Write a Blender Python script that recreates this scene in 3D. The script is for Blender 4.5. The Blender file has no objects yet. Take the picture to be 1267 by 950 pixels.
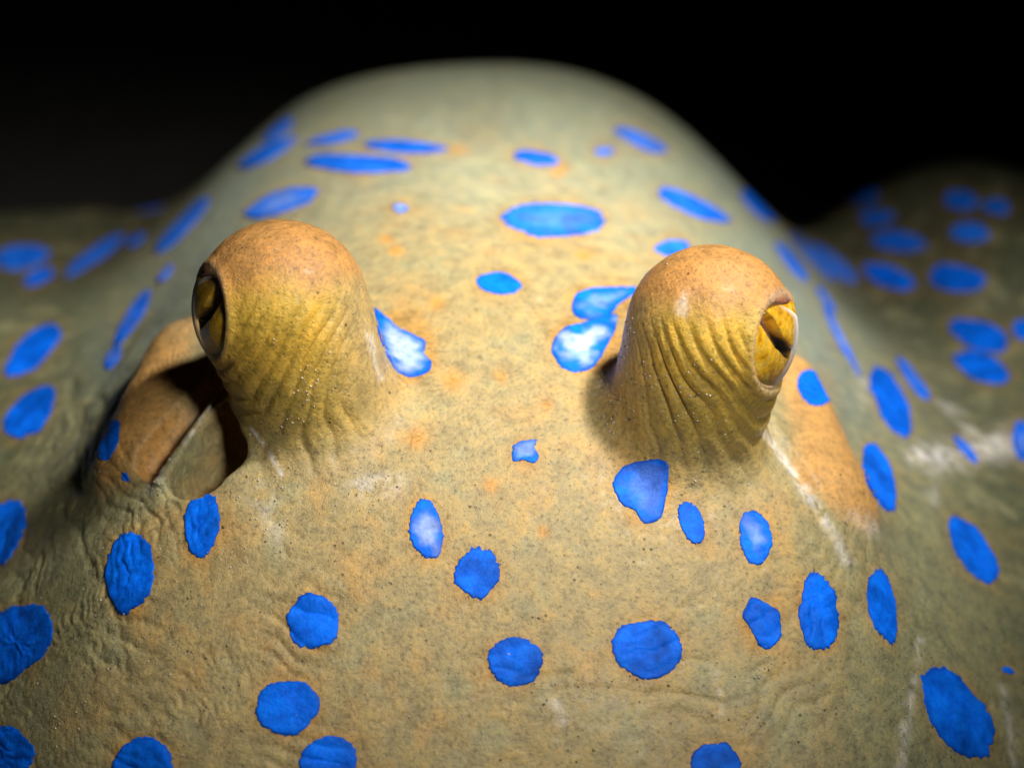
import bpy, math, numpy as np
from mathutils import Vector
# ------------------------------------------------------------------ scene scale: work in centimetres, store in metres
CM = 0.01
rng = np.random.default_rng(7)
scn = bpy.context.scene
col = scn.collection
# ------------------------------------------------------------------ camera
THETA = math.radians(25.0)
W0, H0 = 1267.0, 950.0
FPX = 2112.0
fwd = np.array([0, math.cos(THETA), -math.sin(THETA)])
rgt = np.array([1.0, 0, 0])
upv = np.array([0, math.sin(THETA), math.cos(THETA)])
CXP, CYP = 633.5, 475.0
def raydir(px, py):
    px = np.asarray(px, float); py = np.asarray(py, float)
    d = fwd + ((px - CXP) / FPX)[..., None] * rgt - ((py - CYP) / FPX)[..., None] * upv
    return d
DIST0 = 25.5
_d0 = raydir(612.0, 430.0)
_t0 = DIST0
CAM = -_d0 * _t0
def project(p):
    q = p - CAM
    z = q @ fwd
    return CXP + FPX * (q @ rgt) / z, CYP - FPX * (q @ upv) / z, z
cam = bpy.data.cameras.new('camera')
cam.sensor_width = 36.0
cam.lens = FPX / W0 * 36.0
cam.clip_start = 0.005
cam.clip_end = 200.0
cam.dof.use_dof = True
cam.dof.focus_distance = 23.7 * CM
cam.dof.aperture_fstop = 11.0
co = bpy.data.objects.new('camera', cam)
col.objects.link(co)
co.location = Vector(CAM * CM)
co.rotation_euler = (math.pi / 2 - THETA, 0, 0)
scn.camera = co
# ------------------------------------------------------------------ night water: no daylight reaches here, two dive strobes light the animal
w = bpy.data.worlds.new('World')
scn.world = w
w.use_nodes = True
w.node_tree.nodes['Background'].inputs[0].default_value = (0.25, 0.6, 1.0, 1)
w.node_tree.nodes['Background'].inputs[1].default_value = 0.0008
scn.view_settings.view_transform = 'Standard'
scn.view_settings.look = 'None'
scn.view_settings.exposure = 0.0
scn.view_settings.gamma = 1.0
def strobe(name, loc, target, size, watts, colr, spread=100):
    l = bpy.data.lights.new(name, 'AREA')
    l.shape = 'DISK'; l.size = size * CM; l.energy = watts; l.color = colr
    l.spread = math.radians(spread)
    o = bpy.data.objects.new(name, l)
    col.objects.link(o)
    o.location = Vector(loc) * CM
    o.rotation_euler = (Vector(target) - Vector(loc)).to_track_quat('-Z', 'Y').to_euler()
strobe('dive_strobe_main', (10.5, -4.5, 21.5), (-0.3, 7.0, 0), 2.6, 0.205, (1.0, 0.98, 0.94), 65)
strobe('dive_strobe_fill', (7.5, -18.5, 14.0), (-1.0, -1.0, 0), 4.0, 0.042, (1.0, 0.98, 0.92), 60)
# ------------------------------------------------------------------ numeric helpers
def sstep(a, b, x):
    t = np.clip((x - a) / (b - a), 0, 1)
    return t * t * (3 - 2 * t)
def gsm(a, s):
    n = int(s * 3) + 1
    k = np.exp(-0.5 * (np.arange(-n, n + 1) / s) ** 2); k /= k.sum()
    ap = np.concatenate([2 * a[0] - a[n:0:-1], a, 2 * a[-1] - a[-2:-n - 2:-1]])
    return np.convolve(ap, k, 'valid')
def smin(a, b, k):
    h = np.clip(0.5 + 0.5 * (b - a) / k, 0, 1)
    return b + (a - b) * h - k * h * (1 - h)
def smax(a, b, k): return -smin(-a, -b, k)
_perm = np.random.default_rng(3).random((64, 64, 64)).astype(np.float32)
def vnoise(p):
    """smooth value noise, -1..1"""
    i = np.floor(p).astype(np.int64); f = p - i
    f = f * f * (3 - 2 * f)
    i0 = i & 63; i1 = (i + 1) & 63
    x0, y0, z0 = i0[:, 0], i0[:, 1], i0[:, 2]; x1, y1, z1 = i1[:, 0], i1[:, 1], i1[:, 2]
    fx, fy, fz = f[:, 0], f[:, 1], f[:, 2]
    a = _perm[x0, y0, z0] * (1 - fx) + _perm[x1, y0, z0] * fx
    b = _perm[x0, y1, z0] * (1 - fx) + _perm[x1, y1, z0] * fx
    c = _perm[x0, y0, z1] * (1 - fx) + _perm[x1, y0, z1] * fx
    d = _perm[x0, y1, z1] * (1 - fx) + _perm[x1, y1, z1] * fx
    return ((a * (1 - fy) + b * fy) * (1 - fz) + (c * (1 - fy) + d * fy) * fz) * 2 - 1
def fbm(p, o=3):
    s = 0; a = 1; t = 0
    for _ in range(o):
        s = s + a * vnoise(p); t += a; a *= 0.5; p = p * 2.03 + 11.3
    return s / t
def ridge(v, n=2.0):
    """sharp valleys, round tops from a phase"""
    return np.abs(np.sin(v)) ** n
# ------------------------------------------------------------------ body profile along the midline (slope by image row)
rows = np.array([60, 79, 90, 110, 140, 180, 270, 350, 450, 600, 800, 950, 1150.])
slp = np.radians([-11.5, -10.0, -8.2, -6.2, -4.8, -3.2, 0.5, 6.5, 18, 36, 46, 52, 60.])
def slope_at(r): return np.interp(r, rows, slp)
def rpitch(r): return THETA + np.arctan((r - CYP) / FPX)
def march(r0, r1, n):
    rr = np.linspace(r0, r1, n)
    pts = [np.array([0.0, 0.0])]
    C2 = np.array([CAM[1], CAM[2]])
    for a, b in zip(rr[:-1], rr[1:]):
        s = slope_at(0.5 * (a + b)); ph = rpitch(b)
        dr = np.array([math.cos(ph), -math.sin(ph)]); tn = np.array([math.cos(s), math.sin(s)])
        A = np.array([[dr[0], -tn[0]], [dr[1], -tn[1]]])
        t = np.linalg.solve(A, pts[-1] - C2)
        pts.append(C2 + dr * t[0])
    return np.array(pts)
pu = march(430.0, 79.0, 500); pd = march(430.0, 1120.0, 500)
prof = np.vstack([pd[::-1], pu[1:]])
# continue behind the crest and down the snout to the sand
SAND = -10.0
ex = []
yy, zz, s = prof[-1][0], prof[-1][1], math.radians(-11)
for i in range(200):
    s = max(s - math.radians(1.0), math.radians(-30)); yy += 0.2; zz += 0.2 * math.tan(s); ex.append((yy, zz))
fr = []
y2, z2 = prof[0]
for i in range(120):
    y2 -= 0.1; z2 -= 0.1 * math.tan(math.radians(60)); fr.append((y2, z2))
prof = np.vstack([np.array(fr)[::-1], prof, np.array(ex)])
YS = np.arange(-14, 45, 0.02)
PY = gsm(np.interp(YS, prof[:, 0], prof[:, 1]), 18)
CREST = pu[-1][0]
# ------------------------------------------------------------------ sideways slope of the back at four stations
XS = np.arange(0, 24, 0.02)
stx = np.array([0, 1, 2, 3.2, 4.2, 5.0, 5.6, 6.2, 7.0, 8.0, 10., 13, 16, 18, 24])
st = {
    -6.5: [0, .05, .13, .26, .40, .55, .68, .80, .90, .95, .95, .8, .7, .7, .7],
    -2.5: [0, .04, .10, .20, .42, .75, 1.0, 1.10, .95, .75, .5, .30, .3, .6, .8],
    1.5:  [0, .06, .14, .30, .60, 1.0, 1.15, .95, .60, .40, .22, .12, .3, .6, .8],
    7.0:  [0, .10, .22, .42, .62, .75, .80, .78, .55, .32, .12, .08, .3, .6, .8],
    14.0: [0, .07, .16, .34, .62, .84, .95, .95, .78, .42, .12, .05, .3, .6, .8],
    22.0: [0, .10, .20, .36, .56, .80, .98, 1.0, .80, .42, .12, .05, .3, .6, .8],
    30.0: [0, .15, .3, .5, .6, .6, .6, .5, .4, .3, .2, .3, .6, .8, .9]}
stY = sorted(st)
DK = [gsm(np.cumsum(gsm(np.interp(XS, stx, st[k]), 15)) * 0.02, 8) for k in stY]
for d in DK: d -= d[0]
WK = []
for i, k in enumerate(stY):
    wv = np.zeros(len(stY)); wv[i] = 1
    WK.append(gsm(np.interp(YS, stY, wv), 60))
TILT = math.tan(math.radians(2.2))
def Hraw(x, y):
    X0 = -0.25
    xr = x - X0
    ax = np.sqrt(xr * xr + 0.01) - 0.1
    z = np.interp(y, YS, PY)
    for d, wv in zip(DK, WK):
        z = z - np.interp(y, YS, wv) * np.interp(ax, XS, d)
    z = z - TILT * xr
    # the fins ripple: right one lifts, left one lies lower
    z = z + 2.7 * sstep(7.5, 13, x) * sstep(3, 15, y) * sstep(19, 15, x)
    z = z - 0.5 * np.exp(-((x - 8.6) / 1.4) ** 2) * sstep(4, 12, y)
    z = z + 0.5 * sstep(8, 12, -x) * sstep(0, 8, y) * sstep(19, 15, -x)
    z = z + .42 * np.exp(-((x + 6.7) / 2.0) ** 2) * sstep(6, 14, y) - .4 * sstep(8, 11, -x) * sstep(8, 15, y)
    # soft undulations of the muscle under the skin
    z = z + 0.05 * np.sin(x * 0.9 + y * 0.4 + 1.0) * np.sin(y * 0.55 - 0.6) * sstep(-9, -3, y)
    return z
FS = 0.15
FX = np.arange(-22, 22.01, FS); FY = np.arange(-13, 42.01, FS)
gx, gy = np.meshgrid(FX, FY, indexing='ij')
e = 0.05
hx = (Hraw(gx + e, gy) - Hraw(gx - e, gy)) / (2 * e); hy = (Hraw(gx, gy + e) - Hraw(gx, gy - e)) / (2 * e)
FT = 1 / np.sqrt(1 + hx * hx + hy * hy)
def bil(T, x, y):
    u = np.clip((x - FX[0]) / FS, 0, len(FX) - 1.001); v = np.clip((y - FY[0]) / FS, 0, len(FY) - 1.001)
    i = u.astype(int); j = v.astype(int); a = u - i; b = v - j
    return (T[i, j] * (1 - a) + T[i + 1, j] * a) * (1 - b) + (T[i, j + 1] * (1 - a) + T[i + 1, j + 1] * a) * b
def f_sheet(p):
    return (p[:, 2] - Hraw(p[:, 0], p[:, 1])) * bil(FT, p[:, 0], p[:, 1])
def cast(fun, px, py, tmin=15.0, tmax=70.0):
    """first hit of the photo rays with fun = 0"""
    px = np.atleast_1d(np.asarray(px, float)); py = np.atleast_1d(np.asarray(py, float))
    d = raydir(px, py)
    t = np.full(len(px), tmin); alive = np.ones(len(px), bool)
    for _ in range(160):
        v = fun(CAM + d * t[:, None])
        t = np.where(alive, t + np.clip(v * 0.7, -0.2, 1.0), t)
        alive &= (t < tmax)
        if np.all(np.abs(v[alive]) < 2e-4): break
    v = fun(CAM + d * t[:, None])
    ok = (t < tmax) & (np.abs(v) < 5e-3)
    return CAM + d * t[:, None], ok
def on(px, py, lift=0.0):
    h, ok = cast(f_sheet, [px], [py])
    return h[0] + np.array([0, 0, lift])
# ------------------------------------------------------------------ eyes and spiracles
def at(px, py, depth): return CAM + raydir(float(px), float(py)) * depth
def unit(v): v = np.array(v, float); return v / np.linalg.norm(v)
EYES = []
for side, (cx, cy), r, dep, az, el, openr, base, bl in (
        (-1, (349, 380), 1.24, 24.3, 61, -5, 30, (404, 520), 1.10),
        (1, (879, 408), 1.21, 24.3, 58, -10, 33, (846, 528), 1.14)):
    c = at(cx, cy, dep)
    azr, elr = math.radians(az), math.radians(el)
    # gaze direction in view axes: sideways, towards the lens, up
    g = side * math.sin(azr) * math.cos(elr) * rgt - math.cos(azr) * math.cos(elr) * fwd + math.sin(elr) * upv
    g = unit(g)
    tU = unit(upv - g * (upv @ g)); tS = unit(np.cross(g, tU)) * 1.0
    if (tS @ fwd) < 0: tS = -tS        # tS points to the far side of the head
    b = at(base[0], base[1], dep + 0.75)
    EYES.append(dict(side=side, c=c, r=r, g=g, tU=tU, tS=tS, open=math.radians(openr), b=b, rb=bl))
def f_round_cone(p, a, b, ra, rb):
    ab = b - a; L = np.dot(ab, ab)
    t = np.clip(((p - a) @ ab) / L, 0, 1)
    q = p - a - t[:, None] * ab
    return np.sqrt((q * q).sum(1)) - (ra + (rb - ra) * t)
def f_cone2(p, a, b, r1, r2):
    ba = b - a; l2 = ba @ ba; rr = r1 - r2; a2 = l2 - rr * rr; il2 = 1 / l2
    pa = p - a; y = pa @ ba; z = y - l2
    w_ = pa * l2 - y[:, None] * ba; x2 = (w_ * w_).sum(1); y2 = y * y * l2; z2 = z * z * l2
    k = np.sign(rr) * rr * rr * x2
    o = (np.sqrt(np.maximum(x2 * a2 * il2, 0)) + y * rr) * il2 - r1
    o = np.where(np.sign(y) * a2 * y2 < k, np.sqrt(x2 + y2) * il2 - r1, o)
    return np.where(np.sign(z) * a2 * z2 > k, np.sqrt(x2 + z2) * il2 - r2, o)
def f_ell(p, c, ax, rad):
    q = p - c
    k = np.stack([(q @ ax[i]) / rad[i] for i in range(3)], 1)
    k0 = np.sqrt((k * k).sum(1)); k1 = np.sqrt((np.stack([k[:, i] / rad[i] for i in range(3)], 1) ** 2).sum(1))
    return k0 * (k0 - 1) / np.maximum(k1, 1e-6)
def frame(a, b, n):
    x = unit(b - a); z = unit(n - x * (n @ x)); return [x, np.cross(z, x), z]
SP = []
# left: lobe, groove, rim ; right: the same mirrored (all by where they sit on the flank)
for side, L in ((-1, dict(lobe=((222, 430), (183, 540)), gro=((268, 474), (192, 574)), rim=((266, 498), (196, 600)), wedge=((298, 520), (252, 566)))),
                (1, dict(lobe=((975, 470), (1022, 585)), gro=((946, 520), (1000, 600)), rim=((942, 540), (1045, 690)), wedge=((915, 545), (930, 575))))):
    la, lb = on(*L['lobe'][0]), on(*L['lobe'][1]); ga, gb = on(*L['gro'][0]), on(*L['gro'][1]); ra_, rb_ = on(*L['rim'][0]), on(*L['rim'][1])
    SP.append(dict(wa=on(*L['wedge'][0]), wb=on(*L['wedge'][1]), side=side, la=la, lb=lb, ga=ga, gb=gb, ra=ra_, rb=rb_))
def f_all(p):
    f = f_sheet(p)
    m = (np.abs(p[:, 0]) < 8.5) & (p[:, 1] < 6.0) & (p[:, 1] > -7)
    if not m.any(): return f
    q = p[m]; v = f[m]
    for s in SP:
        sd = s['side']
        lobe = f_round_cone(q, s['la'] + [0, 0.2, -.25], s['lb'] + [0, 0.1, -.48 if sd < 0 else -.62], .50, .78 if sd < 0 else .72)
        v = smin(v, lobe, .62)
        gro = f_round_cone(q, s['ga'] + [0, 0, .02], s['gb'] + [0, 0, .0], .33 if sd < 0 else .16, .27 if sd < 0 else .12)
        v = smax(v, -gro, .14)
        wed = f_round_cone(q, s['wa'] + [0, .12, -.50 if sd < 0 else 0], s['wb'] + [0, .05, -.34 if sd < 0 else 0], .76 if sd < 0 else .15, .52 if sd < 0 else .1)
        v = smax(v, -wed, .2)
        if sd < 0:       # thin upright membrane along the front edge of the spiracle
            ra_, rb_ = s['ra'], s['rb']; ab = (rb_ - ra_)[:2]
            t = np.clip(((q[:, :2] - ra_[:2]) @ ab) / (ab @ ab), 0, 1)
            lz = ra_[2] + t * (rb_[2] - ra_[2]) + .02
            dxy = np.linalg.norm(q[:, :2] - ra_[:2] - t[:, None] * ab, axis=1); dz_ = q[:, 2] - lz
            rim = np.maximum(np.hypot(dxy, np.maximum(dz_, 0)) - (.075 + .05 * np.clip(-dz_, 0, 1)), -(dz_ + 1.3))
            v = smin(v, rim, .14)
        else:
            rim = f_round_cone(q, s['ra'] + [0, -.05, -.04], s['rb'] + [0, 0, -.05], .085, .06)
            v = smin(v, rim, .10)
    for E in EYES:
        cone = f_cone2(q, E['c'], E['b'], E['r'], E['rb'])
        v = smin(v, cone, .45)
        # eye opening: a cone round the gaze axis, cut down to the eyeball
        d = q - E['c']; R = np.sqrt((d * d).sum(1)) + 1e-9
        ca = (d @ E['g']); su = d @ E['tU']; ss = d @ E['tS']
        ang = np.arctan2(np.sqrt(su * su + ss * ss), ca)
        el = np.arctan2(su, np.abs(ca) + 1e-6)
        lid = ang - E['open'] * (1 + .45 * sstep(-.1, .8, ss / R * 1.6) * sstep(.75, .2, np.abs(su) / R))
        lid = smax(lid, (el - E['open'] * .80), .08)        # the upper lid hangs nearly straight
        cut = smax(lid * R, (E['r'] - .26) - R, .06)
        v = smax(v, -cut, .07)
    f[m] = v
    return f
def grad(fun, p, h=0.004):
    g = np.empty_like(p)
    for i in range(3):
        d = np.zeros(3); d[i] = h
        g[:, i] = (fun(p + d) - fun(p - d)) / (2 * h)
    return g
def relax(fun, p, n=3):
    for _ in range(n):
        v = fun(p); g = grad(fun, p)
        st_ = v / np.maximum((g * g).sum(1), 0.15)
        p = p - np.clip(st_, -.08, .08)[:, None] * g
    return p
# ------------------------------------------------------------------ surface relief (folds and wrinkles), in cm along the normal
def relief(p):
    px, py, dz = project(p)
    warp = vnoise(p * 0.9) * 0.35 + vnoise(p * 2.7 + 5) * 0.10
    x, y, z = p.T
    d = np.zeros(len(p))
    # U-shaped creases of the cheeks and snout, centred between the eyes
    rho = np.hypot((x + .25) * .92, (y - 1.2) * 1.0 + 0.0)
    mk = sstep(560, 800, py) * (0.45 + .55 * sstep(150, 60, np.abs(np.abs(px - 615) - 330))) + .8 * sstep(-3.6, -5.2, x) * sstep(330, 420, py) * sstep(1000, 800, py)
    mk = np.clip(mk, 0, 1.0)
    patch = sstep(-.25, .45, vnoise(p * .8 + 31))
    ph = (rho + warp) * 16.0
    d -= .036 * mk * patch * (1 - ridge(ph, .30)) * 1.6
    ph2 = (rho + warp * 1.2 + .08 * vnoise(p * 6)) * 31.0
    d -= .030 * mk * (.15 + .85 * sstep(-.3, .4, vnoise(p * 1.3 + 12))) * (1 - ridge(ph2, .4))
    # fans of short creases under the spiracles
    for (fx, fy, r0) in ((172, 560, 95.), (1075, 620, 70.)):
        dx, dy = px - fx, py - fy; rr = np.hypot(dx, dy)
        a = np.arctan2(dx, dy)
        d -= .020 * sstep(1.1, .5, np.abs(a)) * np.exp(-((rr - r0) / 38.) ** 2) * (1 - ridge(a * 15 + 2 * warp, .5))
    # long folds beside the left spiracle
    fw1, fw2, fw3, fw4 = vnoise(p * 1.5 + 70), vnoise(p * 1.5 + 90), vnoise(p * 3.1), np.clip(vnoise(p * 1.2 + 60) + .4, 0, 1)
    for (xa, ya, xb, yb, wd, dp) in ((150, 330, 92, 470, 7, .035), (92, 470, 100, 600, 8, .045), (160, 400, 118, 500, 6, .05), (118, 500, 135, 590, 6, .04),
                                     (60, 590, 110, 700, 4, .03), (110, 700, 160, 830, 4, .03), (1062, 470, 1050, 570, 8, .03),
                                     (640, 838, 790, 828, 3, .02), (640, 868, 700, 852, 3, .02), (700, 852, 810, 858, 3, .025), (810, 858, 905, 868, 3, .015), (905, 868, 1010, 818, 4, .02),
                                     (190, 745, 290, 830, 3, .02), (120, 800, 200, 920, 4, .02), (150, 770, 260, 870, 3, .02)):
        vx, vy = xb - xa, yb - ya; L2 = vx * vx + vy * vy
        t = np.clip(((px - xa) * vx + (py - ya) * vy) / L2, 0, 1)
        dd = np.hypot(px - xa - t * vx + 9 * fw1, py - ya - t * vy + 9 * fw2) + 2.5 * fw3
        d -= .8 * dp * np.exp(-(dd / (wd * 1.15)) ** 2) * (p[:, 1] < 5) * (.55 + .7 * fw4)
    # pebbly fine relief everywhere
    d += .006 * vnoise(p * 5.0) + .0035 * vnoise(p * 12.0 + 3)
    # concentric lid wrinkles on each eye stalk
    for E in EYES:
        q = p - E['c']; R = np.sqrt((q * q).sum(1))
        near = sstep(2.9, 1.9, R)
        cg = (q @ E['g']) / np.maximum(R, 1e-6)
        ang = np.arccos(np.clip(cg, -1, 1))
        g2 = unit(E['g'] + .45 * E['tU']); an2 = np.arccos(np.clip((q @ g2) / np.maximum(R, 1e-6), -1, 1))
        t2 = q / np.maximum(R, 1e-6)[:, None]
        elv = t2 @ E['tU']
        low = sstep(.30, -.35, elv + .15 * vnoise(p * 1.3 + 9))
        m1 = near * low * sstep(E['open'] * 1.12, E['open'] * 1.35, ang) * sstep(2.35, 1.6, ang)
        k = an2 * 22 + 2.6 * vnoise(p * .9 + 2) + 1.0 * vnoise(p * 2.3)
        amp = .037 + .028 * vnoise(p * 1.5 + 40)
        d -= amp * m1 * (1 - ridge(k * .5 * 1.75, .75)) * 1.3
        d -= .008 * near * low * (1 - ridge(k * 1.9 + vnoise(p * 4), .7))
        # soft lip round the opening
        d += .035 * np.exp(-((ang - E['open'] * 1.10) / .07) ** 2) * sstep(1.6, 1.3, R)
    return d
# ------------------------------------------------------------------ surface nets on a lattice that follows the back
def graded(a0, a1, h, lo, hi, gr, hmax):
    c = list(np.arange(a0, a1 + h / 2, h)); s = h
    while c[-1] < hi: s = min(s * gr, hmax); c.append(c[-1] + s)
    s = h
    while c[0] > lo: s = min(s * gr, hmax); c.insert(0, c[0] - s)
    return np.array(c)
lx = graded(-6.6, 6.6, .10, -19, 19, 1.05, .55)
ly = graded(-6.4, 4.0, .10, -11.5, 34, 1.03, .5)
zeta = np.arange(-1.83, 4.2, .10)
LX, LY = np.meshgrid(lx, ly, indexing='ij')
HL = Hraw(LX, LY)
nx, ny, nz = len(lx), len(ly), len(zeta)
PZ = HL[:, :, None] + zeta[None, None, :]
V = (zeta[None, None, :] * bil(FT, LX, LY)[:, :, None]) * np.ones((nx, ny, 1))
ix = np.where(np.abs(lx) < 8.4)[0]; iy = np.where((ly < 6) & (ly > -6.9))[0]
sub = np.ix_(ix, iy)
pp = np.stack([np.broadcast_to(LX[sub][:, :, None], (len(ix), len(iy), nz)).ravel(), np.broadcast_to(LY[sub][:, :, None], (len(ix), len(iy), nz)).ravel(), PZ[sub].ravel()], 1)
V[ix[0]:ix[-1] + 1, iy[0]:iy[-1] + 1, :] = f_all(pp).reshape(len(ix), len(iy), nz)
S = V < 0
acc = np.zeros((nx - 1, ny - 1, nz - 1, 3), np.float32); cnt = np.zeros((nx - 1, ny - 1, nz - 1), np.float32)
def node(i, j, k): return np.stack([lx[i], ly[j], PZ[i, j, k]], 1)
quads_src = []
for axis in range(3):
    o = [0, 0, 0]; o[axis] = 1
    A = S[:nx - o[0], :ny - o[1], :nz - o[2]]; B = S[o[0]:, o[1]:, o[2]:]
    i, j, k = np.where(A != B)
    va = V[i, j, k]; vb = V[i + o[0], j + o[1], k + o[2]]
    t = (va / (va - vb))[:, None]
    X = node(i, j, k) * (1 - t) + node(i + o[0], j + o[1], k + o[2]) * t
    oa, ob = [a for a in range(3) if a != axis]
    cells = []
    idx = np.stack([i, j, k], 1)
    for da, db in ((0, 0), (1, 0), (1, 1), (0, 1)):
        c = idx.copy(); c[:, oa] -= da; c[:, ob] -= db
        ok = (c >= 0).all(1) & (c[:, 0] < nx - 1) & (c[:, 1] < ny - 1) & (c[:, 2] < nz - 1)
        cc = c[ok]
        np.add.at(acc, (cc[:, 0], cc[:, 1], cc[:, 2]), X[ok]); np.add.at(cnt, (cc[:, 0], cc[:, 1], cc[:, 2]), 1)
        cells.append(np.where(ok[:, None], c, -1))
    cells = np.stack(cells, 1)
    good = (cells >= 0).all((1, 2))
    cells = cells[good]; flip = (A[i, j, k][good]) ^ (axis == 1)
    cells[flip] = cells[flip][:, ::-1]
    quads_src.append(cells)
ids = -np.ones(cnt.shape, np.int64); on_ = cnt > 0
ids[on_] = np.arange(on_.sum())
P = (acc[on_] / cnt[on_][:, None]).astype(np.float64)
Q = np.vstack([ids[c[..., 0], c[..., 1], c[..., 2]] for c in quads_src])
Q = Q[:, ::-1]
def lap(P, Q, k=.5):
    a = np.zeros_like(P); n = np.zeros(len(P))
    for i in range(4):
        for o in (1, 3):
            np.add.at(a, Q[:, i], P[Q[:, (i + o) % 4]]); np.add.at(n, Q[:, i], 1)
    m = n >= 6
    R_ = P.copy(); R_[m] += k * (a[m] / n[m][:, None] - P[m])
    return R_
for _ in range(3): P = relax(f_all, lap(P, Q), 1)
def subdivide(P, Q):
    n = len(P)
    e = np.stack([Q, np.roll(Q, -1, 1)], 2); e.sort(2)
    key = e[..., 0] * n + e[..., 1]
    u, inv = np.unique(key.ravel(), return_inverse=True)
    inv = inv.reshape(key.shape)
    mid = (P[u // n] + P[u % n]) / 2
    cen = P[Q].mean(1)
    E_ = n + inv; C_ = n + len(u) + np.arange(len(Q))
    nq = [np.stack([Q[:, i], E_[:, i], C_, E_[:, (i - 1) % 4]], 1) for i in range(4)]
    return np.vstack([P, mid, cen]), np.vstack(nq)
P, Q = subdivide(P, Q); P = relax(f_all, lap(P, Q, .4), 1)
P, Q = subdivide(P, Q); P = relax(f_all, lap(P, Q, .4), 2)
N = grad(f_all, P); N /= np.maximum(np.linalg.norm(N, axis=1), 1e-6)[:, None]
P0 = P
P = P + N * relief(P)[:, None]
print('body verts', len(P), 'quads', len(Q))
for E in EYES: print('eye', E['side'], E['c'], 'above skin', E['c'][2] - Hraw(*E['c'][:2, None])[0])
print('crest', CREST, 'prof z', np.interp([-6, -3, 0, 3, 8, CREST], YS, PY))
# ------------------------------------------------------------------ blue spots: centre, half axes, turn (photo pixels), tone
SPOTS = [
 (440,203,65,11,2,0),(500,182,49,8,3,0),(412,172,32,6,-12,0),(348,251,46,13,-18,.3),(330,190,40,8,-27,0),(345,162,24,6,-38,0),
 (662,196,29,8,8,0),(684,272,63,22,0,.12),(792,174,34,8,23,.2),(748,188,12,4,0,.3),(858,255,49,11,24,0),(832,307,22,9,-5,0),
 (617,351,28,13,3,0),(495,258,9,5,0,.6),(938,256,27,9,42,0),(980,325,30,6,52,0),(1000,312,46,6,47,.3),(1032,326,36,9,40,.2),
 (1022,372,22,4,56,.2),(1040,420,48,4,62,.5),(1100,343,33,14,20,0),(1111,299,33,13,4,0),(1085,270,20,10,-3,0),(1067,244,22,11,-3,0),
 (1052,205,14,10,0,0),(1188,248,21,12,0,0),(1233,256,16,10,0,0),(1200,288,23,13,4,0),(1183,344,35,17,8,0),(1212,415,40,17,22,0),
 (1215,454,36,17,20,0),(1266,408,14,12,20,0),(1130,470,32,7,52,.1),(1102,496,45,19,66,0),(1088,590,44,17,73,0),(1007,481,25,18,52,0),
 (1204,680,50,19,57,0),(1092,750,47,17,79,0),(1013,758,47,25,84,0),(935,665,33,20,82,.3),(856,647,28,14,72,0),
 (527,655,37,21,84,.55),(591,709,32,27,-72,0),(637,818,35,31,0,0),(800,803,43,36,0,0),(387,769,31,36,0,0),(355,875,38,35,0,0),
 (407,945,35,36,0,0),(160,709,51,29,98,0),(250,649,41,21,96,0),(18,795,57,36,-52,0),(2,657,42,27,-68,0),(37,511,39,22,-45,0),
 (40,433,42,18,-42,0),(134,545,27,11,-68,0),(26,318,34,14,-6,0),(48,343,20,8,-25,0),(118,315,42,8,-35,0),(168,298,13,5,-35,0),
 (163,394,40,8,-57,.1),(139,442,16,6,-58,.3),(225,280,50,8,-46,.1),(197,250,30,8,-22,0),(108,240,28,12,5,0),(66,212,22,11,8,0),
 (1185,882,63,33,57,0),(1247,829,8,4,25,0),(885,952,34,32,0,0),(178,952,39,40,0,0),(5,928,36,30,0,0),(155,590,6,4,60,0),
 (1195,556,22,6,48,.2),(1264,545,12,24,-10,.2),(205,338,14,4,-50,.4)]
POLY = [  # traced outlines (photo pixels), tone
 ([(707,378),(713,364),(735,356),(762,355),(790,355),(786,364),(768,374),(755,390),(740,398),(722,395),(711,390)], .25),
 ([(682,433),(688,415),(700,404),(722,399),(745,391),(763,389),(762,408),(752,425),(742,445),(728,458),(708,460),(692,452)], .8),
 ([(463,381),(478,392),(492,405),(508,412),(527,422),(524,436),(534,447),(530,460),(510,467),(492,460),(480,442),(470,418)], .8),
 ([(634,552),(645,546),(664,544),(661,553),(667,565),(660,573),(648,569),(635,570)], .35),
 ([(758,597),(772,576),(805,568),(826,573),(826,605),(818,640),(798,648),(785,632),(768,622)], .12),
 ([(918,762),(930,738),(952,748),(964,758),(967,785),(952,803),(938,796),(928,775)], 0)]
def soft(o):
    k = np.exp(-.5 * (np.arange(-6, 7) / 2.6) ** 2); k /= k.sum(); m = len(o)
    return np.convolve(np.concatenate([o[-6:], o, o[:6]]), k, 'valid')
def outline_of(sp, k, n=72):
    cx, cy, a, b, an, tone = sp
    t = np.linspace(0, 2 * math.pi, n, endpoint=False)
    r = 1 + .035 * np.sin(2 * t + k) + .03 * np.sin(3 * t + 2.1 * k) + .022 * np.sin(5 * t + 3.3 * k)
    small = min(a, b)
    g_ = np.random.default_rng(k); jag = min(.05, 1.3 / small) * (g_.normal(0, .55, n) + 2.2 * soft(g_.normal(0, 1, n)) + g_.choice([0, 0, 0, 0, 1.6], n) * g_.normal(0, 1, n) * .5)
    r = r + jag
    c, s = math.cos(math.radians(an)), math.sin(math.radians(an))
    u, v = a * r * np.cos(t), b * r * np.sin(t)
    return cx + u * c - v * s, cy + u * s + v * c, (cx, cy)
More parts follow.
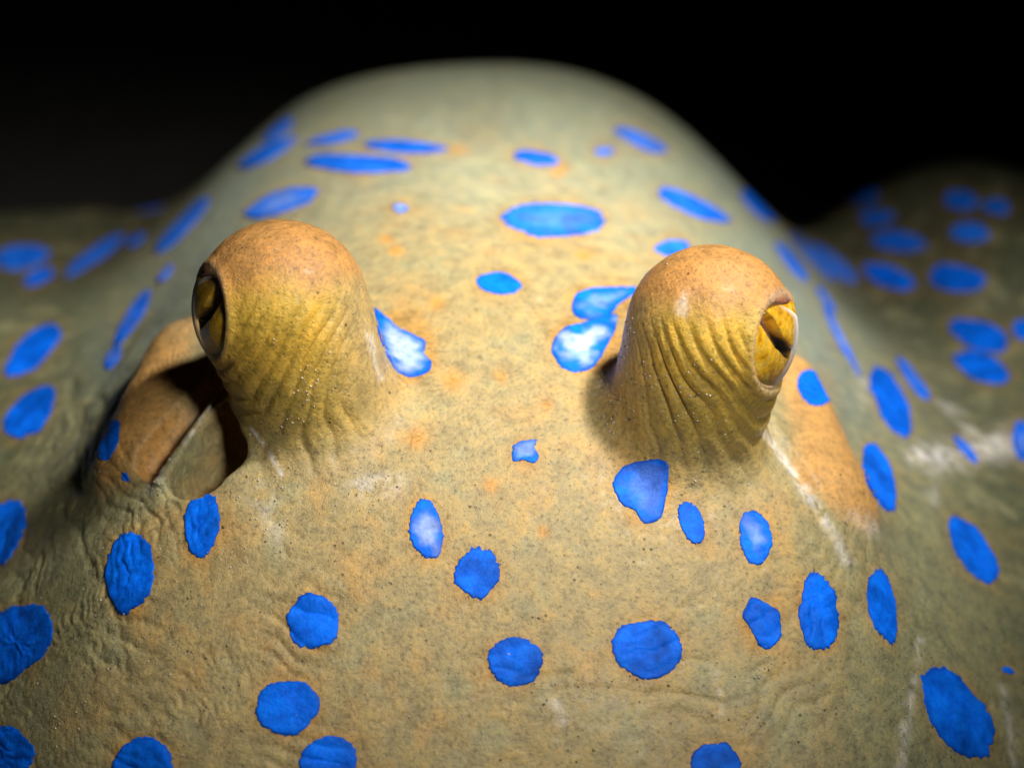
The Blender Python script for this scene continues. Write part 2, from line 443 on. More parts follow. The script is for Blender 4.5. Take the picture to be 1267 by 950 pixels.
def outline_poly(pts, k, n=66):
    p = np.array(pts, float); m = len(p)
    out = []
    for i in range(m):           # Catmull-Rom
        p0, p1, p2, p3 = p[i - 1], p[i], p[(i + 1) % m], p[(i + 2) % m]
        for t in np.linspace(0, 1, n // m, endpoint=False):
            out.append(.5 * ((2 * p1) + (-p0 + p2) * t + (2 * p0 - 5 * p1 + 4 * p2 - p3) * t * t + (-p0 + 3 * p1 - 3 * p2 + p3) * t ** 3) * .65 + (p1 * (1 - t) + p2 * t) * .35)
    out = np.array(out) + np.random.default_rng(k + 50).normal(0, .45, (len(out), 2))
    return out[:, 0], out[:, 1], tuple(p.mean(0))
OUT = [(*outline_of(s, k), s[5]) for k, s in enumerate(SPOTS)] + [(*outline_poly(pl, k), tn) for k, (pl, tn) in enumerate(POLY)]
ELL = [s[:5] for s in SPOTS] + [(np.mean([q[0] for q in pl]), np.mean([q[1] for q in pl]), np.ptp([q[0] for q in pl]) / 2, np.ptp([q[1] for q in pl]) / 2, 0) for pl, _ in POLY]
# ------------------------------------------------------------------ skin colour (pigment, scars, mucus, some painted light and shade) stored per vertex
def near_seg(px, py, a, b):
    vx, vy = b[0] - a[0], b[1] - a[1]
    t = np.clip(((px - a[0]) * vx + (py - a[1]) * vy) / (vx * vx + vy * vy), 0, 1)
    return np.hypot(px - a[0] - t * vx, py - a[1] - t * vy), t
def mixc(c, t, k): return c * (1 - k[:, None]) + np.array(t) * k[:, None]
def skin_colour(p, p0):
    px, py, dz = project(p)
    x, y, z = p.T
    n1, n2, n3 = fbm(p * .55, 3), fbm(p * 1.7 + 7, 3), vnoise(p * 4.3 + 1)
    c = np.tile(np.array([.43, .33, .15]), (len(p), 1))
    olive = sstep(3.2, 6.6, np.abs(x + .2) + .9 * n1 + .12 * np.clip(y, 0, 12))
    c = mixc(c, (.255, .262, .145), olive * .9)
    back = sstep(.5, 10, y + 1.6 * n1)
    c = mixc(c, (.37, .425, .31), back * .88 * (1 - olive * .3))
    c = mixc(c, (.31, .38, .34), .6 * np.exp(-((np.abs(x) - 5.6) / 1.0) ** 2) * sstep(0, 4, y))
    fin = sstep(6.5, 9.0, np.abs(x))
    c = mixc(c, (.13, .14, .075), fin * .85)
    c = c * (1 - .45 * fin * sstep(7, 14, y))[:, None]  # far fins darkened in the colour, painting the light's fall-off
    low = sstep(-4.2, -6.4, y + .8 * n1)
    c = mixc(c, (.29, .26, .125), low * .75)
    # ochre bloom between the eyes and on the snout
    c = mixc(c, (.56, .33, .11), .42 * sstep(.05, .6, n2 + .4 * n3) * (1 - olive * .8) * (1 - back * .6))
    c = mixc(c, (.37, .36, .20), .5 * sstep(.05, .6, -n2 + .3 * n3))
    # orange rim of pigment round every blue spot
    halo = np.zeros(len(p))
    for (cx, cy, a, b, an) in ELL:
        r = max(a, b) + 30
        m = (np.abs(px - cx) < r) & (np.abs(py - cy) < r)
        if not m.any(): continue
        ca, sa = math.cos(math.radians(an)), math.sin(math.radians(an))
        dx, dy = px[m] - cx, py[m] - cy
        u, v = dx * ca + dy * sa, -dx * sa + dy * ca
        k = np.hypot(u / a, v / b)
        d = (k - 1) * np.minimum(np.hypot(u, v) / np.maximum(k, 1e-3), 60) 
        halo[m] = np.maximum(halo[m], np.exp(-np.clip(d, 0, 99) / 9.0))
    halo *= np.clip(.75 + .5 * n3, 0, 1)
    c = mixc(c, (.50, .25, .045), .78 * halo * (1 - .55 * olive))
    # orange freckles
    for fx, fy, fr_ in ((515, 543, 13), (607, 600, 9), (722, 316, 11), (478, 296, 8), (490, 310, 9), (696, 207, 9), (672, 658, 7), (560, 470, 12), (540, 375, 9), (620, 466, 9), (676, 500, 7), (690, 215, 8), (568, 186, 12)):
        d = np.hypot(px - fx, (py - fy) * (1 if fy > 330 else 1.7)) + 3 * n3
        c = mixc(c, (.66, .30, .05), .75 * np.exp(-(d / fr_) ** 2))
    # eye stalks: orange crown, golden below
    for E in EYES:
        q = p0 - E['c']; R = np.sqrt((q * q).sum(1))
        up = (q @ upv) / E['r']
        body = f_cone2(p0, E['c'], E['b'], E['r'], E['rb'])
        m = sstep(.30, .02, body + .05 * n3 + .10 * n2) * sstep(-1.95, -1.0, up + .2 * n1)
        cc = np.tile(np.array([.50, .25, .075]), (len(p), 1))
        cc = mixc(cc, (.60, .38, .055), sstep(.45, -.1, up + .2 * n2))
        cc = mixc(cc, (.40, .28, .06), sstep(-.45, -1.1, up + .2 * n2))
        cc = mixc(cc, (.43, .31, .13), .9 * sstep(.05, -.65, (q @ E['g']) / np.maximum(R, 1e-6) + .15 * n2) * sstep(.55, .1, up))
        c = c * (1 - m[:, None]) + cc * m[:, None]
        ang = np.arccos(np.clip((q @ E['g']) / np.maximum(R, 1e-6), -1, 1))
        lip = np.exp(-((ang - E['open'] * 1.02) / .05) ** 2) * sstep(1.7, 1.35, R)
        c = mixc(c, (.60, .45, .36), lip * .45)
        ins = sstep(E['open'] * 1.0, E['open'] * .9, ang) * sstep(1.5, 1.3, R)
        c = mixc(c, (.25, .10, .08), ins * .9)
    # orange lining of the spiracles
    for s in SP:
        lo = f_round_cone(p0, s['la'] + [0, 0.2, -.25], s['lb'] + [0, 0.1, -.4], .45, .7)
        out = sstep(-200, -150, -np.abs(px - 615) * 1.0) 
        m = sstep(.42, .05, lo + .08 * n2)
        dd, t = near_seg(px, py, *( ((262, 505), (192, 602)) if s['side'] < 0 else ((942, 538), (1045, 690)) ))
        # only outside the rim line
        a, b = ((262, 505), (192, 602)) if s['side'] < 0 else ((942, 538), (1045, 690))
        crs = (b[0] - a[0]) * (py - a[1]) - (b[1] - a[1]) * (px - a[0])
        outside = sstep(-1500, 600, crs if s['side'] < 0 else -crs)
        c = mixc(c, (.62, .33, .10), m * outside * .9)
    # pale scars and scrapes on the skin, plus a highlight painted on the right eye stalk
    white = np.zeros(len(p))
    jit = 3.0 * vnoise(p * 3.3 + 20) + 1.5 * vnoise(p * 9)
    for a, b, wd, st_ in (((945, 535), (985, 590), 4, .9), ((985, 590), (1022, 645), 7, .75), ((1022, 645), (1052, 695), 8, .45),
                         ((265, 492), (196, 588), 2.6, .8), ((196, 588), (185, 606), 6, .4),
                         ((310, 530), (326, 548), 2.5, .9), ((326, 548), (350, 587), 3, .8),
                         ((1112, 430), (1150, 478), 9, .45), ((1150, 478), (1215, 545), 8, .55), ((1130, 560), (1165, 565), 13, 1.), ((1165, 565), (1262, 545), 17, 1.), ((1150, 575), (1155, 620), 8, .3),
                         ((1140, 790), (1128, 860), 4, .5), ((1128, 860), (1115, 945), 7, .5), ((1240, 850), (1256, 945), 5, .35),
                         ((440, 602), (490, 600), 13, .5), ((320, 610), (345, 660), 14, .3), ((888, 835), (892, 885), 5, .55), ((686, 868), (694, 890), 8, .4),
                         ((452, 395), (470, 470), 5, .45), ((612, 112), (612, 165), 8, .0), ((1060, 640), (1080, 655), 12, .35), ((1050, 380), (1070, 490), 9, .35),
                         ((655, 380), (665, 372), 5, .2), ((846, 370), (842, 385), 9, .45)):  # last stroke: painted highlight on the right eye stalk
        dd, t = near_seg(px + jit, py + jit * .6, a, b)
        white = np.maximum(white, st_ * np.exp(-(dd / wd) ** 2))
    white *= np.clip(.62 + .9 * vnoise(p * 5 + 3) + .7 * vnoise(p * 13), 0, 1) * (y < 6)
    c = mixc(c, (.82, .78, .72), white)
    # midline seam on the crest, brown smudge below it
    dd, t = near_seg(px, py, (612, 80), (612, 160))
    c = mixc(c, (.30, .30, .21), .3 * np.exp(-(dd / 7) ** 2) * (y > 5))
    c = mixc(c, (.36, .27, .13), .5 * np.exp(-(((px - 590) / 40) ** 2 + ((py - 165) / 22) ** 2)) * (y > 5))
    c = mixc(c, (.20, .36, .36), .35 * np.exp(-(((px - 130) / 20) ** 2 + ((py - 450) / 30) ** 2)))
    return np.clip(c, .01, .9)
# ------------------------------------------------------------------ node helpers
def new_mat(name):
    m = bpy.data.materials.new(name); m.use_nodes = True
    nt = m.node_tree; return m, nt, nt.nodes['Principled BSDF']
def nd(nt, t, **k):
    n = nt.nodes.new(t)
    for a, b in k.items(): setattr(n, a, b)
    return n
def tex_coord(nt):
    tc = nd(nt, 'ShaderNodeTexCoord'); mp = nd(nt, 'ShaderNodeMapping'); mp.inputs['Scale'].default_value = (100, 100, 100)
    nt.links.new(tc.outputs['Object'], mp.inputs['Vector']); return mp.outputs[0]
def noise(nt, v, sc, det=4, rough=.6):
    n = nd(nt, 'ShaderNodeTexNoise'); n.inputs['Scale'].default_value = sc; n.inputs['Detail'].default_value = det; n.inputs['Roughness'].default_value = rough
    nt.links.new(v, n.inputs['Vector']); return n
def ramp(nt, v, stops):
    r = nd(nt, 'ShaderNodeValToRGB'); e = r.color_ramp.elements
    while len(e) > len(stops): e.remove(e[-1])
    while len(e) < len(stops): e.new(1)
    for el, (pos, c) in zip(e, stops):
        el.position = pos; el.color = (c, c, c, 1) if not hasattr(c, '__len__') else (*c, 1)
    nt.links.new(v, r.inputs[0]); return r.outputs[0]
def mixn(nt, mode, fac, a, b):
    m = nd(nt, 'ShaderNodeMix'); m.data_type = 'RGBA'; m.blend_type = mode
    for s, v in ((m.inputs[0], fac), (m.inputs[6], a), (m.inputs[7], b)):
        if hasattr(v, 'links'): nt.links.new(v, s)
        elif hasattr(v, '__len__'): s.default_value = (*v, 1)
        else: s.default_value = v
    return m.outputs[2]
def mathn(nt, op, a, b):
    m = nd(nt, 'ShaderNodeMath'); m.operation = op
    for s, v in ((m.inputs[0], a), (m.inputs[1], b)):
        if hasattr(v, 'links'): nt.links.new(v, s)
        else: s.default_value = v
    return m.outputs[0]
def skin_material():
    m, nt, bs = new_mat('ray_skin'); v = tex_coord(nt)
    at_ = nd(nt, 'ShaderNodeAttribute'); at_.attribute_name = 'pigment'
    c = at_.outputs['Color']
    n1 = noise(nt, v, 3.5, 6, .7); n2 = noise(nt, v, 16, 4, .7); n3 = noise(nt, v, 38, 3, .6)
    c = mixn(nt, 'MULTIPLY', 1.0, c, ramp(nt, n1.outputs[0], [(.3, (.66, .68, .72)), (.5, (1, 1, 1)), (.68, (1.28, 1.18, .98))]))
    c = mixn(nt, 'MULTIPLY', 1.0, c, ramp(nt, n2.outputs[0], [(.32, (.58, .58, .62)), (.45, (1, 1, 1)), (.66, (1.22, 1.16, 1.08))]))
    # dark pores
    vo = nd(nt, 'ShaderNodeTexVoronoi'); vo.inputs['Scale'].default_value = 7.0; nt.links.new(v, vo.inputs['Vector'])
    pore = ramp(nt, vo.outputs['Distance'], [(.0, 1.0), (.10, .9), (.16, 0.0)])
    gate = ramp(nt, noise(nt, v, 1.3, 3).outputs[0], [(.46, 0.0), (.60, 1.0)])
    gate2 = ramp(nt, vo.outputs['Color'], [(.55, 0.0), (.6, 1.0)])
    pf = mathn(nt, 'MULTIPLY', mathn(nt, 'MULTIPLY', pore, gate), gate2)
    c = mixn(nt, 'MIX', mathn(nt, 'MULTIPLY', pf, .75), c, (.07, .05, .035))
    # pale grit
    vo2 = nd(nt, 'ShaderNodeTexVoronoi'); vo2.inputs['Scale'].default_value = 11.0; nt.links.new(v, vo2.inputs['Vector'])
    grit = mathn(nt, 'MULTIPLY', ramp(nt, vo2.outputs['Distance'], [(.0, 1.0), (.10, .6), (.17, 0.0)]), ramp(nt, vo2.outputs['Color'], [(.70, 0.0), (.76, 1.0)]))
    c = mixn(nt, 'MIX', mathn(nt, 'MULTIPLY', grit, .42), c, (.68, .62, .52))
    nt.links.new(c, bs.inputs['Base Color'])
    nt.links.new(ramp(nt, n1.outputs[0], [(.35, .28), (.65, .50)]), bs.inputs['Roughness'])
    bs.inputs['Specular IOR Level'].default_value = .36
    bs.inputs['Coat Weight'].default_value = .04; bs.inputs['Coat Roughness'].default_value = .22
    bs.inputs['Subsurface Weight'].default_value = .10
    bs.inputs['Subsurface Radius'].default_value = (.0012, .0007, .0003)
    h = mathn(nt, 'ADD', mathn(nt, 'MULTIPLY', n2.outputs[0], .9), mathn(nt, 'MULTIPLY', n3.outputs[0], .20))
    h = mathn(nt, 'ADD', h, mathn(nt, 'MULTIPLY', n1.outputs[0], .9))
    h = mathn(nt, 'SUBTRACT', h, mathn(nt, 'MULTIPLY', pf, 1.0))
    h = mathn(nt, 'ADD', h, mathn(nt, 'MULTIPLY', grit, .6))
    b = nd(nt, 'ShaderNodeBump'); b.inputs['Strength'].default_value = .85; b.inputs['Distance'].default_value = .00027
    nt.links.new(h, b.inputs['Height']); nt.links.new(b.outputs[0], bs.inputs['Normal'])
    return m
def spot_material():
    m, nt, bs = new_mat('blue_pigment'); v = tex_coord(nt)
    at_ = nd(nt, 'ShaderNodeAttribute'); at_.attribute_name = 'pigment'
    n1 = noise(nt, v, 4, 5, .7); n2 = noise(nt, v, 20, 4, .7)
    c = mixn(nt, 'MULTIPLY', 1.0, at_.outputs['Color'], ramp(nt, n1.outputs[0], [(.3, (.6, .66, .74)), (.5, (1, 1, 1)), (.72, (1.5, 1.35, 1.15))]))
    c = mixn(nt, 'MULTIPLY', 1.0, c, ramp(nt, n2.outputs[0], [(.3, (.82, .82, .86)), (.5, (1, 1, 1)), (.7, (1.2, 1.15, 1.1))]))
    nt.links.new(c, bs.inputs['Base Color'])
    bs.inputs['Roughness'].default_value = .5; bs.inputs['Specular IOR Level'].default_value = .14
    b = nd(nt, 'ShaderNodeBump'); b.inputs['Strength'].default_value = .7; b.inputs['Distance'].default_value = .00018
    h = mathn(nt, 'ADD', n1.outputs[0], n2.outputs[0])
    nt.links.new(h, b.inputs['Height']); nt.links.new(b.outputs[0], bs.inputs['Normal'])
    return m
def build(name, P_, faces, mat, parent=None, colors=None, smooth=True):
    me = bpy.data.meshes.new(name)
    V_ = (np.asarray(P_) * CM).astype(np.float32)
    F_ = np.asarray(faces)
    k = F_.shape[1]
    used = np.unique(F_)
    if len(used) < len(V_):
        rm = np.zeros(len(V_), np.int64); rm[used] = np.arange(len(used)); F_ = rm[F_]; V_ = V_[used]
        if colors is not None: colors = colors[used]
    me.vertices.add(len(V_)); me.vertices.foreach_set('co', V_.ravel())
    me.loops.add(F_.size); me.loops.foreach_set('vertex_index', F_.ravel().astype(np.int32))
    me.polygons.add(len(F_)); me.polygons.foreach_set('loop_start', np.arange(0, F_.size, k, dtype=np.int32)); me.polygons.foreach_set('loop_total', np.full(len(F_), k, np.int32))
    me.update(calc_edges=True); me.validate()
    if smooth: me.polygons.foreach_set('use_smooth', np.ones(len(me.polygons), bool))
    if colors is not None:
        a = me.color_attributes.new('pigment', 'FLOAT_COLOR', 'POINT')
        a.data.foreach_set('color', np.hstack([colors, np.ones((len(colors), 1))]).astype(np.float32).ravel())
    me.materials.append(mat)
    o = bpy.data.objects.new(name, me); col.objects.link(o)
    if parent is not None: o.parent = parent
    return o
M_SKIN, M_SPOT = skin_material(), spot_material()
# ------------------------------------------------------------------ the ray
ray = bpy.data.objects.new('stingray', None); col.objects.link(ray)
ray['label'] = 'olive stingray covered in bright blue spots with raised golden eyes against black water'
ray['category'] = 'stingray'
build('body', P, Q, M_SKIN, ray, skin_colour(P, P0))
# blue spots: slightly raised pads of skin lying on the body
BLUE = np.array([.002, .155, .93]); PALE = np.array([.55, .68, .98]); DEEP = np.array([.002, .045, .30])
RINGS = np.array(list(np.linspace(0, .9, 13)) + [.94, .975, 1.0, 1.012])
OFFS = np.array([.018] * 13 + [.016, .013, .004, -.02])
def put_spot(ox, oy, cen, tone, k):
    n = len(ox); px = []; py = []
    sx, sy = soft(ox), soft(oy)
    for r in RINGS:
        b_ = r ** 9; ax_ = sx * (1 - b_) + ox * b_; ay_ = sy * (1 - b_) + oy * b_
        px.append(cen[0] + (ax_ - cen[0]) * r); py.append(cen[1] + (ay_ - cen[1]) * r)
    px = np.array(px).ravel(); py = np.array(py).ravel()
    p, ok = cast(f_all, px, py)
    for E in EYES:                                    # rays stopped by an eye stalk carry on to the back behind it
        hit = np.linalg.norm(p - E['c'], axis=1) < E['r'] + .12
        if hit.any():
            p2, ok2 = cast(f_sheet, px[hit], py[hit]); p[hit] = p2; ok[hit] = ok2
    g = grad(f_all, p); g /= np.maximum(np.linalg.norm(g, axis=1), 1e-6)[:, None]
    facing = -(g * raydir(px, py)).sum(1)
    far = np.clip((project(p)[2] - 27) / 12, 0, 1)
    off = np.repeat(OFFS, n) * (1 + far)
    q = p + g * (relief(p) + off)[:, None]
    F_ = []; lim_ = .42 if np.median(project(p)[2]) < 27.5 else 2.5
    for i in range(len(RINGS) - 1):
        for j in range(n):
            j2 = (j + 1) % n
            f = (i * n + j, i * n + j2, (i + 1) * n + j2, (i + 1) * n + j)
            if ok[list(f)].all() and np.ptp(q[list(f)], axis=0).max() < lim_: F_.append(f)
    if not F_: print('no spot', k, cen); return
    F_ = np.array(F_); lab = np.arange(len(q))
    for _ in range(200):
        m_ = lab[F_].min(1); old = lab.copy(); np.minimum.at(lab, F_.ravel(), np.repeat(m_, 4))
        if (old == lab).all(): break
    fl = lab[F_[:, 0]]; u_, c_ = np.unique(fl, return_counts=True); F_ = F_[fl == u_[c_.argmax()]]
    rr = np.repeat(RINGS, n)
    nz_ = vnoise(p * 3.1 + k) ; nf = vnoise(p * 9 + k)
    pale = np.clip(tone * 1.15 * sstep(.92, .20, rr + .42 * nz_ + .30 * nf), 0, .92)
    c = BLUE * (1 - pale[:, None]) + PALE * pale[:, None]
    edge = sstep(.90, 1.0, rr) * np.clip(.55 + .5 * nf, .1, 1)
    c = c * (1 - edge[:, None]) + DEEP * edge[:, None]
    c = c * (1 + .38 * nz_ + .22 * nf)[:, None]
    if n and cen[1] < 330 and tone >= 0:   # the back carries a slightly washed blue
        az_ = (.20 + .2 * nz_)[:, None] * (1 - .6 * edge)[:, None]; c = c * (1 - az_) + np.array([.06, .28, .92]) * az_
    build('blue_spot', q, np.array(F_), M_SPOT, ray, c)
for k, (ox, oy, cen, tone) in enumerate(OUT): put_spot(ox, oy, cen, tone, k)
# ------------------------------------------------------------------ eyes
def iris_mat():
    m, nt, bs = new_mat('golden_iris'); v = tex_coord(nt)
    at_ = nd(nt, 'ShaderNodeAttribute'); at_.attribute_name = 'pigment'
    n = noise(nt, v, 9, 6, .7); n2 = noise(nt, v, 28, 3)
    c = mixn(nt, 'MULTIPLY', 1.0, at_.outputs['Color'], ramp(nt, n.outputs[0], [(.3, (.5, .42, .3)), (.5, (1, 1, 1)), (.7, (1.25, 1.25, 1.3))]))
    nt.links.new(c, bs.inputs['Base Color']); bs.inputs['Roughness'].default_value = .22; bs.inputs['Metallic'].default_value = .2
    b = nd(nt, 'ShaderNodeBump'); b.inputs['Strength'].default_value = .6; b.inputs['Distance'].default_value = .0003
    nt.links.new(mathn(nt, 'ADD', n.outputs[0], mathn(nt, 'MULTIPLY', n2.outputs[0], .4)), b.inputs['Height']); nt.links.new(b.outputs[0], bs.inputs['Normal'])
    return m
def plain(name, c, rough, spec=.5):
    m, nt, bs = new_mat(name); v = tex_coord(nt); n = noise(nt, v, 6, 4)
    cc = mixn(nt, 'MULTIPLY', 1.0, c, ramp(nt, n.outputs[0], [(.3, .7), (.7, 1.2)]))
    nt.links.new(cc, bs.inputs['Base Color']); bs.inputs['Roughness'].default_value = rough; bs.inputs['Specular IOR Level'].default_value = spec
    return m
def cornea_mat():
    m, nt, bs = new_mat('clear_cornea')
    out = nt.nodes['Material Output']
    tr = nd(nt, 'ShaderNodeBsdfTransparent'); gl = nd(nt, 'ShaderNodeBsdfGlossy'); gl.inputs['Roughness'].default_value = .12
    df = nd(nt, 'ShaderNodeBsdfDiffuse'); df.inputs['Color'].default_value = (.80, .74, .72, 1)
    lw = nd(nt, 'ShaderNodeLayerWeight'); lw.inputs['Blend'].default_value = .50
    m1 = nd(nt, 'ShaderNodeMixShader'); m2 = nd(nt, 'ShaderNodeMixShader')
    nt.links.new(ramp(nt, lw.outputs['Facing'], [(.0, .0), (.64, .01), (.75, .4), (.86, .95), (1.0, .98)]), m1.inputs[0])
    nt.links.new(tr.outputs[0], m1.inputs[1]); nt.links.new(df.outputs[0], m1.inputs[2])
    m2.inputs[0].default_value = .035
    nt.links.new(m1.outputs[0], m2.inputs[1]); nt.links.new(gl.outputs[0], m2.inputs[2])
    nt.links.new(m2.outputs[0], out.inputs['Surface'])
    return m
M_IRIS, M_PUPIL, M_CORNEA = iris_mat(), plain('black_pupil', (.004, .004, .004), .3), cornea_mat()
def cap(E, half, rad, n_r=40, n_a=96):
    """grid on a dome round the gaze axis; rad(s,t) gives the radius, s away from the lens, t up (radians)"""
    rr = np.linspace(0, half, n_r)[1:]; aa = np.linspace(0, 2 * math.pi, n_a, endpoint=False)
    R_, A_ = np.meshgrid(rr, aa, indexing='ij')
    s = np.concatenate([[0], (R_ * np.cos(A_)).ravel()]); t = np.concatenate([[0], (R_ * np.sin(A_)).ravel()])
    k = np.hypot(s, t); kk = np.maximum(k, 1e-9)
    d = np.cos(k)[:, None] * E['g'] + (np.sin(k) / kk)[:, None] * (s[:, None] * E['tS'] + t[:, None] * E['tU'])
    p = E['c'] + d * rad(s, t)[:, None]
    F_ = [(0, 1 + j, 1 + (j + 1) % n_a, 1 + (j + 1) % n_a) for j in range(n_a)]
    tri = [(0, 1 + j, 1 + (j + 1) % n_a) for j in range(n_a)]
    q = [(1 + i * n_a + j, 1 + (i + 1) * n_a + j, 1 + (i + 1) * n_a + (j + 1) % n_a, 1 + i * n_a + (j + 1) % n_a) for i in range(n_r - 2) for j in range(n_a)]
    allt = [list(x) for x in tri] + [[a, b, c] for a, b, c, d_ in q] + [[a, c, d_] for a, b, c, d_ in q]
    return p, np.array(allt), s, t
for E in EYES:
    er = bpy.data.objects.new('eye', None); col.objects.link(er); er.parent = ray
    sgn = 1
    r0 = E['r']
    D = math.radians
    slit = [(D(-34), D(26)), (D(-22), D(14)), (D(-6), D(0)), (D(8), D(-6)), (D(26), D(-9))]
    def slit_d(s, t):
        d = np.full(len(s), 9.0)
        for a, b in zip(slit[:-1], slit[1:]):
            dd, _ = near_seg(s, t, a, b); d = np.minimum(d, dd)
        return d
    def rad_iris(s, t):
        d = slit_d(s, t)
        k = np.hypot(s, t)
        wd = D(2.1) + D(1.8) * np.exp(-((s + D(16)) / D(10)) ** 2)
        lump = .055 * np.sin(s * 7 + 1.0 + t * 3) * np.cos(t * 6 - .5) + .03 * np.sin(t * 16 + s * 9)
        pz = np.stack([s * 9, t * 9, s * 0 + 2.5], 1)
        lump = lump * .8 + .012 * vnoise(pz)
        return r0 - .115 + .06 * sstep(D(-5), D(20), s) + lump * .30 + .075 * (1 - np.exp(-d / D(9))) - .30 * (1 - sstep(wd, wd + D(2.4), d)) - .14 * sstep(D(31), D(39), k - .42 * np.maximum(s, 0))
    p, F_, s, t = cap(E, D(50), rad_iris, 70, 150)
    d = slit_d(s, t)
    c = np.tile(np.array([.92, .50, .02]), (len(p), 1))
    nn = vnoise(np.stack([s * 14, t * 14, s * 0 + 1.0], 1))
    c = mixc(c, (.82, .56, .10), sstep(.1, .7, nn) * .7)
    c = mixc(c, (.55, .22, .01), sstep(.1, .7, -nn) * .6)
    c = mixc(c, (.02, .012, .004), 1 - sstep(D(3.6), D(5.4), d))
    c = mixc(c, (.10, .09, .02), sstep(D(-22), D(-31), t) * .8)
    if E['side'] < 0: c = mixc(c, (.30, .17, .02), .5 * sstep(D(-8), D(8), t))  # shade painted into the upper part of the left iris
    build('iris', p, F_, M_IRIS, er, np.clip(c, 0, 1))
    p, F_, s, t = cap(E, D(48), lambda s, t: np.full(len(s), r0 - .29), 12, 40)
    build('pupil', p, F_, M_PUPIL, er)
    def rad_cor(s, t):
        k = np.hypot(s, t); return r0 + .0 + .035 * np.cos(np.clip(k / D(50), 0, 1) * math.pi / 2) - .10 * sstep(D(17), D(30), t) - .05 * sstep(D(24), D(32), -s)
    p, F_, s, t = cap(E, D(49), rad_cor, 36, 96)
    build('cornea', p, F_, M_CORNEA, er)
# ------------------------------------------------------------------ sand grains that cling to the skin
def ico():
    t = (1 + 5 ** .5) / 2
    v = np.array([(-1, t, 0), (1, t, 0), (-1, -t, 0), (1, -t, 0), (0, -1, t), (0, 1, t), (0, -1, -t), (0, 1, -t), (t, 0, -1), (t, 0, 1), (-t, 0, -1), (-t, 0, 1)]) / math.hypot(1, t)
    f = np.array([(0, 11, 5), (0, 5, 1), (0, 1, 7), (0, 7, 10), (0, 10, 11), (1, 5, 9), (5, 11, 4), (11, 10, 2), (10, 7, 6), (7, 1, 8), (3, 9, 4), (3, 4, 2), (3, 2, 6), (3, 6, 8), (3, 8, 9), (4, 9, 5), (2, 4, 11), (6, 2, 10), (8, 6, 7), (9, 8, 1)])
    return v, f
gp = []
def scatter(n, cx, cy, sx, sy, ang=0, s0=.6, s1=1.5):
    u = rng.normal(0, 1, (n, 2)) * [sx, sy]; a = math.radians(ang)
    X = cx + u[:, 0] * math.cos(a) - u[:, 1] * math.sin(a); Y = cy + u[:, 0] * math.sin(a) + u[:, 1] * math.cos(a)
    for x_, y_, s_ in zip(X, Y, rng.uniform(s0, s1, n) ** 1.5): gp.append((x_, y_, s_))
for a in ((110, 764, 440, 30, 7, -62), (60, 758, 500, 22, 10, 80), (50, 800, 470, 25, 30, 0), (50, 860, 500, 30, 25, 30), (34, 400, 470, 35, 14, -35), (40, 345, 530, 28, 14, -20),
          (26, 460, 600, 18, 10, 0), (16, 480, 430, 6, 22, 0), (22, 200, 600, 10, 20, 30), (30, 1060, 645, 15, 9, 0), (20, 935, 825, 18, 8, 0), (24, 790, 845, 60, 4, 0), (22, 700, 862, 40, 6, -15),
          (22, 930, 890, 10, 8, 0), (10, 605, 695, 9, 9, 0), (12, 640, 810, 28, 22, 0), (14, 345, 600, 30, 30, 0), (30, 330, 640, 25, 25, 0), (8, 860, 600, 3, 8, 0), (12, 1120, 880, 6, 30, 0), (14, 120, 800, 12, 60, 0)):
    scatter(*a)
for _ in range(620): gp.append((rng.uniform(20, 1200), rng.uniform(300, 945), rng.uniform(.5, 1.3) ** 1.5))
gp = np.array(gp)
hp, ok = cast(f_all, gp[:, 0], gp[:, 1])
ok &= (hp[:, 1] < 6)
for E in EYES: ok &= ~((np.linalg.norm(hp - E['c'], axis=1) < 1.35) & (((hp - E['c']) @ E['g']) > .75))
hp, gs = hp[ok], gp[ok, 2]
gn = grad(f_all, hp); gn /= np.linalg.norm(gn, axis=1)[:, None]
hp = hp + gn * (relief(hp) + .006)[:, None]
iv, if_ = ico()
GV, GF, GC = [], [], []
for i in range(len(hp)):
    sc = np.array([1, rng.uniform(.6, 1), rng.uniform(.5, .9)]) * gs[i] * .0110
    A_, _ = np.linalg.qr(rng.normal(size=(3, 3)))
    GV.append((iv * (1 + rng.uniform(-.18, .18, (12, 1))) * sc) @ A_.T + hp[i]); GF.append(if_ + 12 * i)
    cc = (.64, .59, .51) if rng.random() < .74 else ((.10, .07, .06) if rng.random() < .6 else (.55, .36, .22))
    GC.append(np.tile(np.array(cc) * rng.uniform(.75, 1.1), (12, 1)))
mg, nt, bs = new_mat('sand_grain'); at_ = nd(nt, 'ShaderNodeAttribute'); at_.attribute_name = 'pigment'
nt.links.new(mixn(nt, 'MULTIPLY', 1.0, at_.outputs['Color'], ramp(nt, noise(nt, tex_coord(nt), 40).outputs[0], [(.3, .8), (.7, 1.1)])), bs.inputs['Base Color']); bs.inputs['Roughness'].default_value = .25
g = build('sand_grains', np.vstack(GV), np.vstack(GF), mg, None, np.clip(np.vstack(GC), 0, 1), smooth=False)
g['kind'] = 'stuff'; g['label'] = 'fine pale and dark sand grains clinging to the skin of the stingray'; g['category'] = 'sand'
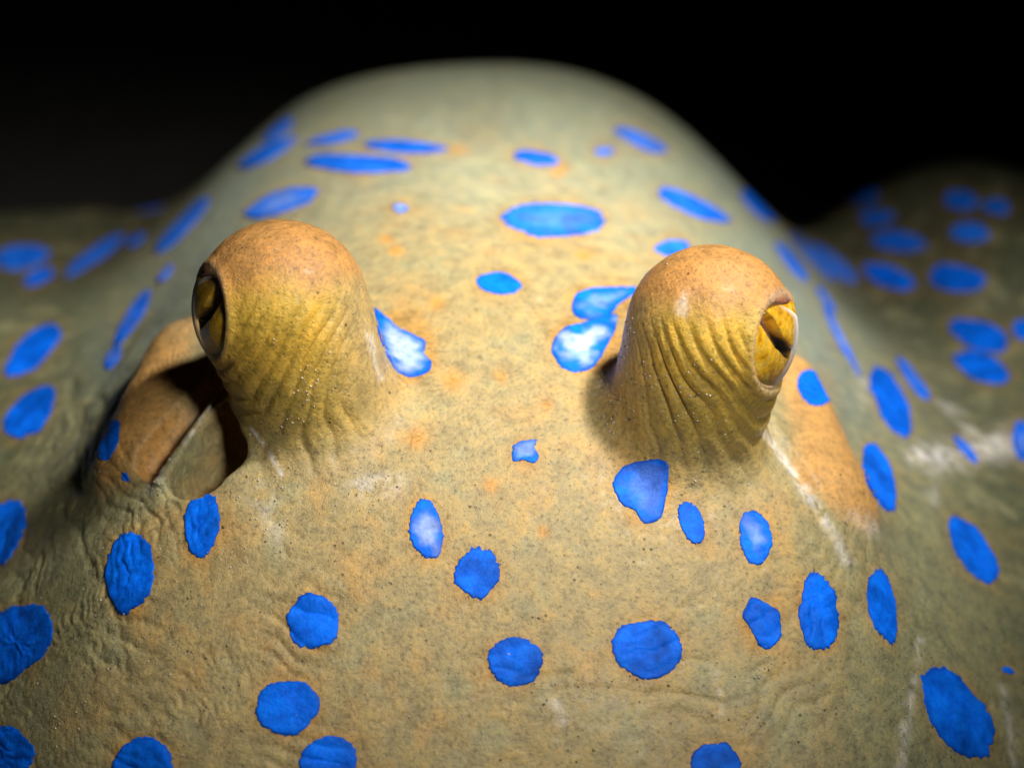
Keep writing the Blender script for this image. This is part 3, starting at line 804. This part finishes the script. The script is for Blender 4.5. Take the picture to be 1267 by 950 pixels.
# ------------------------------------------------------------------ seabed and the open water around
xs_ = graded(-30, 30, 1.0, -600, 600, 1.2, 60); ys_ = graded(-30, 60, 1.0, -600, 600, 1.2, 60)
GX, GY = np.meshgrid(xs_, ys_, indexing='ij')
pz = np.stack([GX.ravel(), GY.ravel(), 0 * GX.ravel()], 1)
pz[:, 2] = SAND + .5 * fbm(pz * .12 + 3, 3) + .15 * vnoise(pz * .6)
nxx, nyy = GX.shape
I = np.arange(nxx * nyy).reshape(nxx, nyy)
SQ = np.stack([I[:-1, :-1].ravel(), I[1:, :-1].ravel(), I[1:, 1:].ravel(), I[:-1, 1:].ravel()], 1)
ms, nt, bs = new_mat('sand'); v = tex_coord(nt)
nt.links.new(ramp(nt, noise(nt, v, .6, 8, .7).outputs[0], [(.3, (.02, .018, .014)), (.7, (.05, .044, .034))]), bs.inputs['Base Color']); bs.inputs['Roughness'].default_value = .95
b = nd(nt, 'ShaderNodeBump'); b.inputs['Distance'].default_value = .002; nt.links.new(noise(nt, v, 8, 5).outputs[0], b.inputs['Height']); nt.links.new(b.outputs[0], bs.inputs['Normal'])
sb = build('seabed', pz, SQ, ms); sb['kind'] = 'structure'
th = np.linspace(0, math.pi, 25); ph = np.linspace(0, 2 * math.pi, 49)
T_, F2 = np.meshgrid(th, ph, indexing='ij')
wp = 560 * np.stack([np.sin(T_) * np.cos(F2), np.sin(T_) * np.sin(F2), np.cos(T_)], -1).reshape(-1, 3)
I = np.arange(25 * 49).reshape(25, 49)
WQ = np.stack([I[:-1, :-1].ravel(), I[:-1, 1:].ravel(), I[1:, 1:].ravel(), I[1:, :-1].ravel()], 1)
mw, nt, bs = new_mat('dark_water')
nt.links.new(ramp(nt, noise(nt, tex_coord(nt), .01, 3).outputs[0], [(.3, (.0002, .0003, .0005)), (.7, (.0004, .0007, .001))]), bs.inputs['Base Color']); bs.inputs['Roughness'].default_value = 1; bs.inputs['Specular IOR Level'].default_value = 0
wo = build('water', wp, WQ, mw); wo['kind'] = 'structure'
